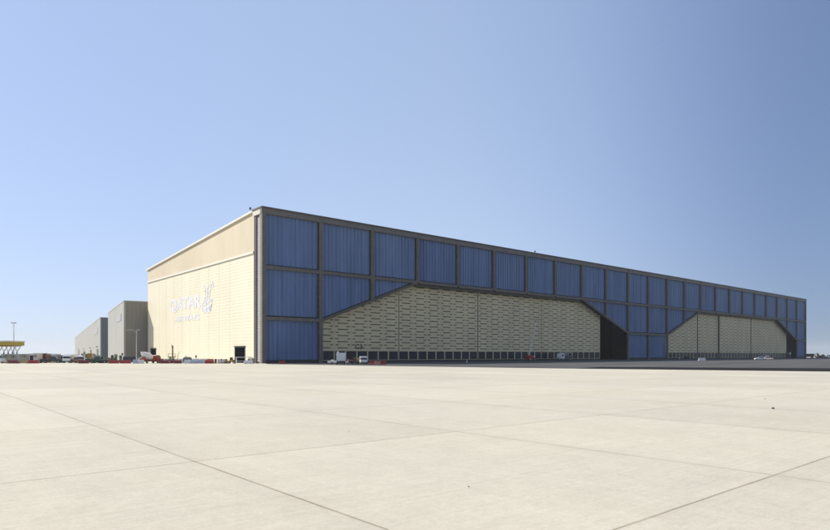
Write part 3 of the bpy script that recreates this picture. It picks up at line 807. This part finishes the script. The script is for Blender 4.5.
# spoil heap
def heap(label, px, Z, r, h):
    m = MB(); n, k = 18, 6; rnd = random.Random(int(px))
    ring = []
    for j in range(k + 1):
        t = j / k; row = []
        for i in range(n):
            a = 2 * math.pi * i / n; rr = r * (1 - t) * (1 + rnd.uniform(-.16, .16))
            row.append((rr * math.cos(a), rr * .8 * math.sin(a), h * (t ** .85) * (1 + rnd.uniform(-.1, .1)) if j else -.03))
        ring.append(row)
    for j in range(k):
        for i in range(n):
            q = (i + 1) % n; m.face([ring[j][i], ring[j][q], ring[j + 1][q], ring[j + 1][i]])
    o = m.build('soil_heap', 'soil', None, (gx(px, Z), Z, 0)); return tag(o, label, 'soil heap', 'soil heaps on the site')
heap('brown soil heap left of the white roofed truck', 57.8, 172, 1.9, 1.5)
heap('brown soil heap in front of the slate warehouse front', 105.0, 170, 1.8, 1.3)
def stack(label, px, Z, rz, mname, kind):
    if kind == 'pipes':
        t = thing('pipe_stack', label, 'pipes', (gx(px, Z), Z, 0), rz)
        for j in range(3):
            for i in range(4 - j):
                y = (i - (3 - j) / 2) * .5; MB().tube((-2, y, .3 + j * .43), (2, y, .3 + j * .43), .24, n=12).build('pipe', mname, t)
        for x in (-1.4, 1.4): MB().box((x - .08, -1.1, 0), (x + .08, 1.1, .055)).build('bearer', 'timber', t)
    elif kind == 'planks':
        t = thing('timber_stack', label, 'timber', (gx(px, Z), Z, 0), rz)
        for j in range(5):
            m = MB(); [m.box((-1.6 + random.uniform(-.15, .15), -1 + i * .5, .12 + j * .26), (1.6 + random.uniform(-.15, .15), -.54 + i * .5, .34 + j * .26)) for i in range(4)]
            m.prism([(-1.5, .12 + j * .26 + .05), (1.5, .12 + j * .26 + .05), (1.5, .12 + j * .26 + .15), (-1.5, .12 + j * .26 + .15)], -.99, .95); m.build('plank_layer', mname, t)
        for x in (-1.1, 1.1): MB().box((x - .07, -1, 0), (x + .07, 1, .118)).build('bearer', 'timber', t)
    else:
        t = thing('water_tank', label, 'tank', (gx(px, Z), Z, 0), rz)
        MB().lathe([(0, .3), (.06, .85), (.94, .85), (1, .3)], (-1.4, 0, 1.25), (1.4, 0, 1.25), 18).build('tank_body', mname, t)
        m = MB()
        for x in (-.9, .9): m.box((x - .12, -.75, 0), (x + .12, .75, .55))
        m.box((-1.1, -.3, .3), (1.1, .3, .42)); m.build('cradle', 'dgrey', t)
        MB().tube((0, 0, 2.05), (0, 0, 2.25), .25).build('hatch', 'dgrey', t)
    return t
stack('grey pipe stack behind the dark grey pickup', 50.0, 180, .2, 'gpaint', 'pipes')
stack('brown timber stack right of the white roofed truck', 74.6, 176, -.1, 'brown', 'planks')
stack('weathered timber stack left of the olive excavator', 55.9, 173, .15, 'rustbox', 'planks')
stack('white water tank behind the brown pickup', 78.2, 182, .1, 'wplastic', 'tank')
stack('dark green tank left of the dark green pickup', 94.6, 172, .0, 'dgreen', 'tank')
stack('rusty pipe stack under the slate warehouse front', 100.8, 176, .1, 'rustbox', 'pipes')
stack('grey timber stack left of the slim shrubs', 108.6, 174, .0, 'timber', 'planks')
container('dark rusted container behind the yellow loader', 88.2, 186, .05, 'brown', 3.0, 2.5)
container('grey container behind the pipe stack at left', 51.6, 200, .03, 'gpaint', 4.4, 2.4)
container('dark container at the foot of the grey warehouse', 130.5, 172, .02, 'dgrey', 4.2, 1.75, 1.6)
compressor_todo = True
# small post with sign
def sign_post(label, px, Z, h, mname, plate, wplate=.7, group=None, hp=.5):
    t = thing('sign_post', label, 'sign post', (gx(px, Z), Z, 0), 0, group)
    MB().tube((0, 0, 0), (0, 0, h), .13, .12).build('post', mname, t)
    MB().box((-wplate / 2, -.16, h - hp), (wplate / 2, -.095, h + .05)).build('sign_plate', plate, t)
    return t
sign_post('white post with dark plate in front of the pale warehouse', 84.6, 158, 2.9, 'wpaint', 'gpaint', .55)
sign_post('white post with dark plate at the grey warehouse corner', 122.4, 159, 2.6, 'wpaint', 'dgrey', .4)
sign_post('thin post with small red plate before the cream wall', 196.2, 161, 2.05, 'wpaint', 'rustbox', .4, hp=.55)
# shrubs
leafrnd = random.Random(3)
def shrub(px, Z, h, w, label):
    t = thing('young_shrub', label, 'shrub', (gx(px, Z), Z, 0), 0, 'young shrubs before the warehouse')
    MB().tube((0, 0, 0), (.05, 0, h * .7), .06, .02, 6).build('trunk', 'bark', t)
    m = MB()
    for i in range(420):
        a = leafrnd.uniform(0, 6.283); z = leafrnd.uniform(.12, 1) ; r = w * math.sqrt(leafrnd.random()) * (1.05 - .8 * abs(z - .45)) * (1 + .35 * math.sin(7 * z + a * 2))
        c = Vector((r * math.cos(a), r * math.sin(a), z * h)); s = leafrnd.uniform(.06, .16)
        d1 = Vector([leafrnd.uniform(-1, 1) for _ in range(3)]).normalized() * s; d2 = d1.orthogonal().normalized() * s * .6
        m.face([c - d1, c - d2, c + d1, c + d2])
    m.build('crown', 'leaf', t)
shrub(112.3, 162, 2.1, .45, 'slim green shrub nearest the slate front')
shrub(115.8, 162.6, 2.35, .5, 'tallest green shrub behind the left red barrier')
shrub(120.6, 162, 2.0, .42, 'slim green shrub left of the white sign post')
shrub(159.2, 164, 1.7, .5, 'small shrub right of the dark rear doorway')
# street lamp
Zs = 166
t = thing('street_lamp', 'tall double arm street lamp against the grey warehouse', 'street lamp', (gx(136.4, Zs), Zs, 0))
h = zh(331, Zs)
MB().tube((0, 0, .3), (0, 0, h), .13, .075).build('lamp_pole', 'pole', t); MB().tube((0, 0, 0), (0, 0, .3), .2).build('pole_base', 'inner', t)
for dx in (-1.9, .28):
    m = MB(); m.tube((0, 0, h - .25), (dx * .55, 0, h + .28), .05); m.tube((dx * .55, 0, h + .28), (dx, 0, h + .34), .05); o = m.build('lamp_arm', 'pole', t)
    sg = -1 if dx < 0 else 1
    MB().prism([(dx, h + .24), (dx + sg * .7, h + .2), (dx + sg * .65, h + .38), (dx, h + .45)], -.16, .16).build('lamp_head', 'louvre', o)
# mixer
mixer('red concrete mixer truck with white drum beside the dark doorway', 150.0, 160.5, R(70)).scale = (.86, .86, .86)
# lift with mast
Zl = 158
t = thing('mast_lift', 'yellow green mast lift with white wheels before the cream wall', 'lift', (gx(171.6, Zl), Zl, 0), .1)
MB().box((-.75, -.5, .4), (.75, .5, .85)).build('lift_base', 'gpaint', t, bevel=.04)
for x in (-.5, .5):
    for sg in (-1, 1):
        MB().lathe([(0, .28), (.15, .34), (.85, .34), (1, .28)], (x, sg * .5 - .13, .34), (x, sg * .5 + .13, .34), 12).build('wheel', 'wplastic', t)
m = MB(); m.box((-.85, -.45, 1.55), (.95, .45, 1.75))
for i in range(3):
    z = .86 + i * .22; m.tube((-.7, -.3, z), (.7, -.3, z + .22), .06); m.tube((.7, .3, z), (-.7, .3, z + .22), .06)
m.build('platform', 'opaint', t)
MB().box((.12, -.14, 1.752), (.4, .14, 4.6)).box((.02, -.1, 4.1), (.1, .1, 4.9)).build('mast', 'opaint', t)
m = MB(); [m.tube((x, y, 1.752), (x, y, 2.5), .035) for x in (-.8, .9) for y in (-.4, .4)]; m.box((-.83, -.43, 2.5), (.93, -.37, 2.56)); m.build('guard_rail', 'dgreen', t)
t = thing('leaning_post', 'thin yellow post leaning beside the mast lift', 'post', (gx(177.3, 158), 158, 0))
MB().tube((0, 0, 0), (.2, 0, 2.3), .07).tube((.2, 0, 2.3), (.55, 0, 3.0), .06).build('post_shaft', 'ypaint', t); MB().box((-.3, -.3, 0), (.3, .3, .07)).build('post_base', 'dgrey', t)
# compressor
def compressor(label, px, Z, rz, mname, sc=1.0, cat='compressor', nm='air_compressor'):
    t = thing(nm, label, cat, (gx(px, Z), Z, 0), rz)
    MB().prism([(-.95, .5), (-1.0, 1.2), (-.7, 1.5), (.6, 1.5), (.95, 1.15), (.95, .5)], -.6, .6).build('housing', mname, t, bevel=.05)
    MB().box((-1.0, -.5, .36), (1.0, .5, .495)).tube((1.0, 0, .42), (1.9, 0, .38), .05).build('chassis', 'dgrey', t)
    MB().tube((-.4, .2, 1.5), (-.4, .2, 1.85), .07).build('exhaust', 'rubber', t)
    for sg in (-1, 1): wheel(t, -.1, sg * .68, .33, .2)
    t.scale = (sc, sc, sc); return t
compressor('dark grey compressor on wheels behind pale barriers', 187.6, 159, R(12), 'gpaint', 1.1)
# barrels
def barrel(label, px, Z, mname, h=1.0):
    t = thing('oil_drum', label, 'barrel', (gx(px, Z), Z, 0), 0, 'barrels before the cream wall')
    MB().lathe([(0, .31), (.03, .33), (.3, .31), (.33, .34), (.36, .31), (.63, .31), (.66, .34), (.69, .31), (.97, .33), (1, .31)], (0, 0, 0), (0, 0, h), 16).build('drum_body', mname, t)
    MB().tube((.12, 0, h), (.12, 0, h + .05), .05).build('bung', 'dgrey', t)
barrel('dark barrel leftmost of the barrel row', 215.6, 156, 'brown', 1.15)
barrel('pale barrel beside the dark one', 218.6, 156.6, 'wplastic', 1.1)
barrel('pale barrel in the middle of the row', 221.2, 156.2, 'louvre', 1.2)
barrel('pale barrel nearest the yellow loader', 223.8, 156.8, 'wplastic', 1.1)
barrel('tan barrel touching the yellow loader', 226.1, 156, 'tanbox', 1.15)
loader('dirty yellow skid loader left of the dark doorway', 231.2, 155.5, R(186), 'ypaint', .58, .2)
# trestle table frame and seat
t = thing('work_trestle', 'long white trestle frame in front of the dark doorway', 'trestle', (gx(243.8, 153), 153, 0), .05)
m = MB(); m.box((-2.1, -.35, 1.55), (2.1, .35, 1.68)); m.build('trestle_top', 'wpaint', t)
for x in (-1.9, 1.9):
    for y in (-.3, .3): MB().tube((x, y, 0), (x * .97, y * .8, 1.549), .05).build('leg', 'wpaint', t)
MB().box((-1.85, -.03, .6), (1.85, .03, .7)).build('cross_rail', 'wpaint', t)
compressor('beige generator beside the dark frame edge', 250.8, 154.5, R(90), 'tan2', .95, 'generator', 'generator')
barrier('wplastic', 'white barrier in front of the beige generator', 248.5, 151.5, 0, 2.2, .8)

# ---- along the front
t = thing('covered_trailer', 'small white covered trailer low against the hangar door', 'trailer', (gx(332.2, 146), 146, 0), .08)
MB().prism([(-1.05, .3), (-1.1, .72), (-.35, .82), (-.15, 1.05), (.25, 1.05), (.45, .8), (1.1, .7), (1.05, .3)], -.6, .6).build('trailer_body', 'wpaint', t, bevel=.05)
for sg in (-1, 1): wheel(t, 0, sg * .65, .27, .18)
MB().tube((1.05, 0, .38), (1.8, 0, .34), .05).build('tow_bar', 'dgrey', t)
t = truck('white box truck seen from behind at the first door', 341.0, 143.5, R(97), 'wpaint', 'wpaint', True, .90, boxh=3.0)
m = MB(); m.box((-1.0, .55, 3.002), (-.4, 1.0, 3.35)); m.build('roof_unit', 'wplastic', t)
t = thing('road_trestle', 'red and white folding barrier right of the box truck', 'barrier', (gx(347.6, 140), 140, 0), .3)
MB().tube((-.5, -.25, 0), (.25, 0, 1.25), .06).tube((.5, -.25, 0), (-.15, 0, .95), .06).build('frame', 'pink', t); MB().box((-.55, -.2, .45), (.2, -.1, .75)).build('board', 'wpaint', t); MB().box((.1, -.09, .75), (.65, -.02, 1.0)).build('board', 'red', t)
loader('dark brown skid loader between box truck and cab', 354.8, 143.5, R(-80), 'brown', .6, .2)
truck('white flat front truck facing the apron at the door', 362.2, 143, R(-75), 'wpaint', 'brown', True, .74, boxh=2.0)
t = thing('traffic_cone', 'tiny pale cone alone on the asphalt strip', 'cone', (*gp(467, 362.9), 0.004))
MB().box((-.28, -.28, 0), (.28, .28, .05)).build('cone_base', 'dgrey', t); MB().lathe([(0, .2), (1, .04)], (0, 0, .051), (0, 0, .95), 12).build('cone_body', 'wplastic', t)
# boom lift
def hp(px, v): return P0 + DU * u_at(px, v) + DV * v
p = hp(530.5, -2.5)
t = thing('boom_lift', 'red boom lift with long white arm raised against the door', 'boom lift', (p.x, p.y, .004), ANG - .25)
MB().prism([(-1.4, .45), (-1.5, 1.3), (-.9, 2.1), (.3, 2.1), (.8, 1.4), (1.5, 1.2), (1.5, .45)], -1.0, 1.0).build('chassis', 'rpaint', t, bevel=.06)
m = MB(); m.tube((-.6, 0, 1.9), (.9, -.2, 8.4), .20, .16); m.tube((.9, -.2, 8.4), (2.4, -.4, 14.8), .14, .10); m.build('boom', 'wpaint', t)
m = MB(); m.box((1.9, -.9, 14.8), (3.0, .2, 14.9))
for x in (1.93, 2.97):
    for y in (-.87, .17): m.tube((x, y, 14.9), (x, y, 15.9), .035)
m.box((1.9, -.9, 15.86), (3.0, -.85, 15.92)); m.box((1.9, .15, 15.86), (3.0, .2, 15.92)); m.build('basket', 'gpaint', t)
MB().box((.9, -.7, 1.42), (1.6, .7, 1.75)).build('counterweight', 'wpaint', t)
for x in (-1.0, 1.0):
    for sg in (-1, 1): wheel(t, x, sg * 1.0, .45, .3)
# canopy utility vehicle
p = hp(564.5, -2.5)
t = thing('utility_vehicle', 'white framed utility truck with dark load bed at the door', 'utility truck', (p.x, p.y, .004), ANG + R(176))
MB().prism([(1.2, .7), (3.2, .7), (3.3, 1.5), (2.9, 2.7), (1.4, 2.8), (1.2, 2.6)], -1.05, 1.05).build('cab', 'wpaint', t, bevel=.06)
MB().prism([(1.7, 1.5), (1.7, 2.4), (2.7, 2.4), (3.0, 1.5)], -1.07, 1.07).build('cab_window', 'glass', t)
MB().box((-3.3, -1.05, .75), (1.15, 1.05, 1.9)).build('load_bed', 'dgrey', t)
m = MB(); [m.tube((x, y, 1.9), (x, y, 2.9), .05) for x in (-3.2, -1.1, 1.0) for y in (-1, 1)]; m.box((-3.25, -1.05, 2.9), (1.05, 1.05, 3.0)); m.build('roof_frame', 'wpaint', t)
for x in (-2.2, 2.2):
    for sg in (-1, 1): wheel(t, x, sg * .95, .48, .3)
def at_front(px, v):
    p = hp(px, v); return p.x, p.y
def move(t, px, v, rz):
    p = hp(px, v); t.location = (p.x, p.y, .004); t.rotation_euler = (0, 0, rz); return t
move(loader('olive yellow loader at the second door', 0, 100, 0, 'opaint', 1.0), 689, -2.0, ANG + R(170))
t = barrier('wplastic', 'white barrier before the first joint of the second door', 0, 100, 0, 2.6, .95); move(t, 702, -42, 0)
for px in (694.5,):
    t = sign_post('pale post at the left of the second door', 0, 100, 1.7, 'wpaint', 'gpaint', .4); move(t, px - 15, -1, 0)
move(car('car', 'wpaint', 'white car parked out before the second door, nose left', 0, 100, 0, .85), 759.5, -44, R(170))
move(car('car', 'pinkp', 'pinkish white car parked right of the white car', 0, 100, 0, .85), 768.0, -45, R(-25))
move(car('van', 'pinkp', 'pale van behind the two parked cars', 0, 100, 0, 1.0), 764.0, .3 - 1.5, R(175))
p = hp(789.3, 1.0)
t = thing('scissor_lift', 'white scissor lift in the dark gap at the far door end', 'lift', (p.x, p.y, .004), ANG)
MB().box((-1.2, -.7, .35), (1.2, .7, .8)).build('lift_base', 'dgrey', t)
m = MB()
for i in range(3):
    for y in (-.5, .5): m.tube((-1, y, .8 + i * .55), (1, y, 1.35 + i * .55), .07); m.tube((1, y, .8 + i * .55), (-1, y, 1.35 + i * .55), .07)
m.build('scissor_arms', 'gpaint', t)
m = MB(); m.box((-1.2, -.7, 2.45), (1.2, .7, 2.6)); [m.tube((x, y, 2.6), (x, y, 3.7), .05) for x in (-1.15, 0, 1.15) for y in (-.65, .65)]; m.box((-1.2, -.7, 3.65), (1.2, -.62, 3.75)); m.box((-1.2, -.72, 2.6), (-.1, -.66, 3.5)); m.build('platform', 'wpaint', t)
for x in (-.8, .8):
    for sg in (-1, 1): wheel(t, x, sg * .7, .3, .2)
# ---- beyond the far end
Zr = 425
truck('dark brown truck with pale roof just past the hangar end', 808.6, Zr, R(172), 'dgrey', 'brown', True, .95, boxh=3.0)
sign_post('white post with pale plate past the hangar end', 814.6, Zr - 8, 2.6, 'wpaint', 'wpaint', .9)
excavator('olive brown excavator farthest right of the hangar', 819.5, Zr, R(200), 'opaint', 1.0)
heap('brown soil heap under the right hand excavator', 823.0, Zr + 6, 3.6, 2.4)
car('pickup', 'wpaint', 'white pickup at the right edge past the hangar', 828.6, Zr - 4, R(10), 1.15)
loader('yellow loader behind the white pickup at right', 835, Zr + 4, R(190), 'ypaint', 1.1)

# pebbles on the apron
def pebble(px, py, r, label):
    q = gp(px, py); m = MB(); rn = random.Random(int(px)); ico = []
    n, k = 8, 5; rows = []
    for j in range(k + 1):
        th = math.pi * j / k
        rows.append([(r * math.sin(th) * math.cos(6.283 * i / n) * rn.uniform(.8, 1.2), r * math.sin(th) * math.sin(6.283 * i / n) * rn.uniform(.8, 1.2), r * .6 * (1 - math.cos(th)) * rn.uniform(.9, 1.05)) for i in range(n)])
    for j in range(k):
        for i in range(n): m.face([rows[j][i], rows[j + 1][i], rows[j + 1][(i + 1) % n], rows[j][(i + 1) % n]])
    o = m.build('loose_stone', 'stone', None, (q.x, q.y, 0)); tag(o, label, 'stone', 'loose stones on the concrete')
pebble(773, 409, .062, 'larger dark stone on the concrete at right')
pebble(468.5, 487, .014, 'tiny stone on the concrete at centre bottom')
pebble(765, 399, .03, 'small stone a little beyond the larger dark one')
pebble(349, 432, .013, 'tiny stone on the concrete left of centre')

# ------------------------------------------------------------------ air
HZ = True
if HZ:
    m = MB(); m.box((-3600, -450, -1.02), (3600, 3700, ZT + 8)); o = m.build('haze', 'sand')
    o.data.materials.clear()
    hm = bpy.data.materials.new('haze_air'); hm.use_nodes = True; N = hm.node_tree.nodes
    N.remove(N['Principled BSDF'])
    pv = N.new('ShaderNodeVolumePrincipled'); pv.inputs['Color'].default_value = (.88, .94, .99, 1); pv.inputs['Density'].default_value = .00009
    pv.inputs['Anisotropy'].default_value = .1
    hm.node_tree.links.new(pv.outputs[0], N['Material Output'].inputs['Volume'])
    o.data.materials.append(hm); tag(o, 'thin dusty haze over the whole airfield', 'haze', kind='stuff')
    o.display_type = 'WIRE'

# ------------------------------------------------------------------ light
SUN_EL = 39.0
sd = Vector((-.968, .249))                        # towards the sun, on the ground
az = math.atan2(sd.x, sd.y)                       # clockwise from +Y
ld = bpy.data.lights.new('sun', 'SUN'); ld.energy = 3.7; ld.angle = R(.53); ld.color = (1.0, .94, .82)
lo = bpy.data.objects.new('sun', ld); COL.objects.link(lo)
vec = Vector((sd.x * math.cos(R(SUN_EL)), sd.y * math.cos(R(SUN_EL)), math.sin(R(SUN_EL))))
lo.rotation_euler = vec.to_track_quat('Z', 'Y').to_euler(); lo.location = (-60, 0, 80)
wd = bpy.data.worlds.new('World'); scene.world = wd; wd.use_nodes = True
N = wd.node_tree.nodes; bg = N['Background']
sk = N.new('ShaderNodeTexSky'); sk.sky_type = 'NISHITA'; sk.sun_disc = False
sk.sun_elevation = R(SUN_EL); sk.sun_rotation = az; sk.altitude = 0; sk.air_density = 1.0; sk.dust_density = .5; sk.ozone_density = 1.0
WL = wd.node_tree.links
ga = N.new('ShaderNodeGamma'); ga.inputs['Gamma'].default_value = .35; WL.new(sk.outputs[0], ga.inputs['Color'])
tn = N.new('ShaderNodeVectorMath'); tn.operation = 'MULTIPLY'; tn.inputs[1].default_value = (1.57, 1.78, 2.24); WL.new(ga.outputs[0], tn.inputs[0])
wc = N.new('ShaderNodeTexCoord'); dt = N.new('ShaderNodeVectorMath'); dt.operation = 'DOT_PRODUCT'
WL.new(wc.outputs['Generated'], dt.inputs[0]); dt.inputs[1].default_value = (sd.x, sd.y, 0)
hf = N.new('ShaderNodeMath'); hf.operation = 'MULTIPLY_ADD'; hf.inputs[1].default_value = .5; hf.inputs[2].default_value = .5; WL.new(dt.outputs['Value'], hf.inputs[0])
mr = N.new('ShaderNodeValToRGB'); mr.color_ramp.interpolation = 'B_SPLINE'      # clear-air darkening in the band about 110 degrees from the sun
er = mr.color_ramp.elements
er[0].position = .0; er[0].color = (.95, .95, .95, 1); er[1].position = .80; er[1].color = (.93, .95, 1, 1)
for p_, c_ in ((.14, (.80, .82, .85)), (.325, (.30, .38, .50)), (.45, (.77, .81, .88)), (.56, (1.0, 1.0, 1.0)), (.66, (1.03, 1.02, 1.0))):
    e_ = er.new(p_); e_.color = (*c_, 1)
WL.new(hf.outputs[0], mr.inputs['Fac'])
sc_ = N.new('ShaderNodeVectorMath'); sc_.operation = 'MULTIPLY'; WL.new(tn.outputs[0], sc_.inputs[0]); WL.new(mr.outputs[0], sc_.inputs[1])
WL.new(sc_.outputs[0], bg.inputs['Color']); bg.inputs['Strength'].default_value = .12

# ------------------------------------------------------------------ camera
cd = bpy.data.cameras.new('camera'); cam = bpy.data.objects.new('camera', cd); COL.objects.link(cam)
cam.location = (0, 0, CAM); cam.rotation_euler = (R(90), 0, 0)
cd.sensor_width = 36; cd.lens = 36 * F / 830.0; cd.shift_y = (HY - 265) / 830.0; cd.clip_start = .1; cd.clip_end = 20000
scene.camera = cam
scene.view_settings.view_transform = 'Standard'; scene.view_settings.look = 'None'
scene.view_settings.exposure = 0.85; scene.view_settings.gamma = 1; scene.view_settings.use_curve_mapping = False
scene.render.engine = 'CYCLES'
scene.cycles.max_bounces = 6; scene.cycles.volume_bounces = 1
scene.cycles.use_denoising = True
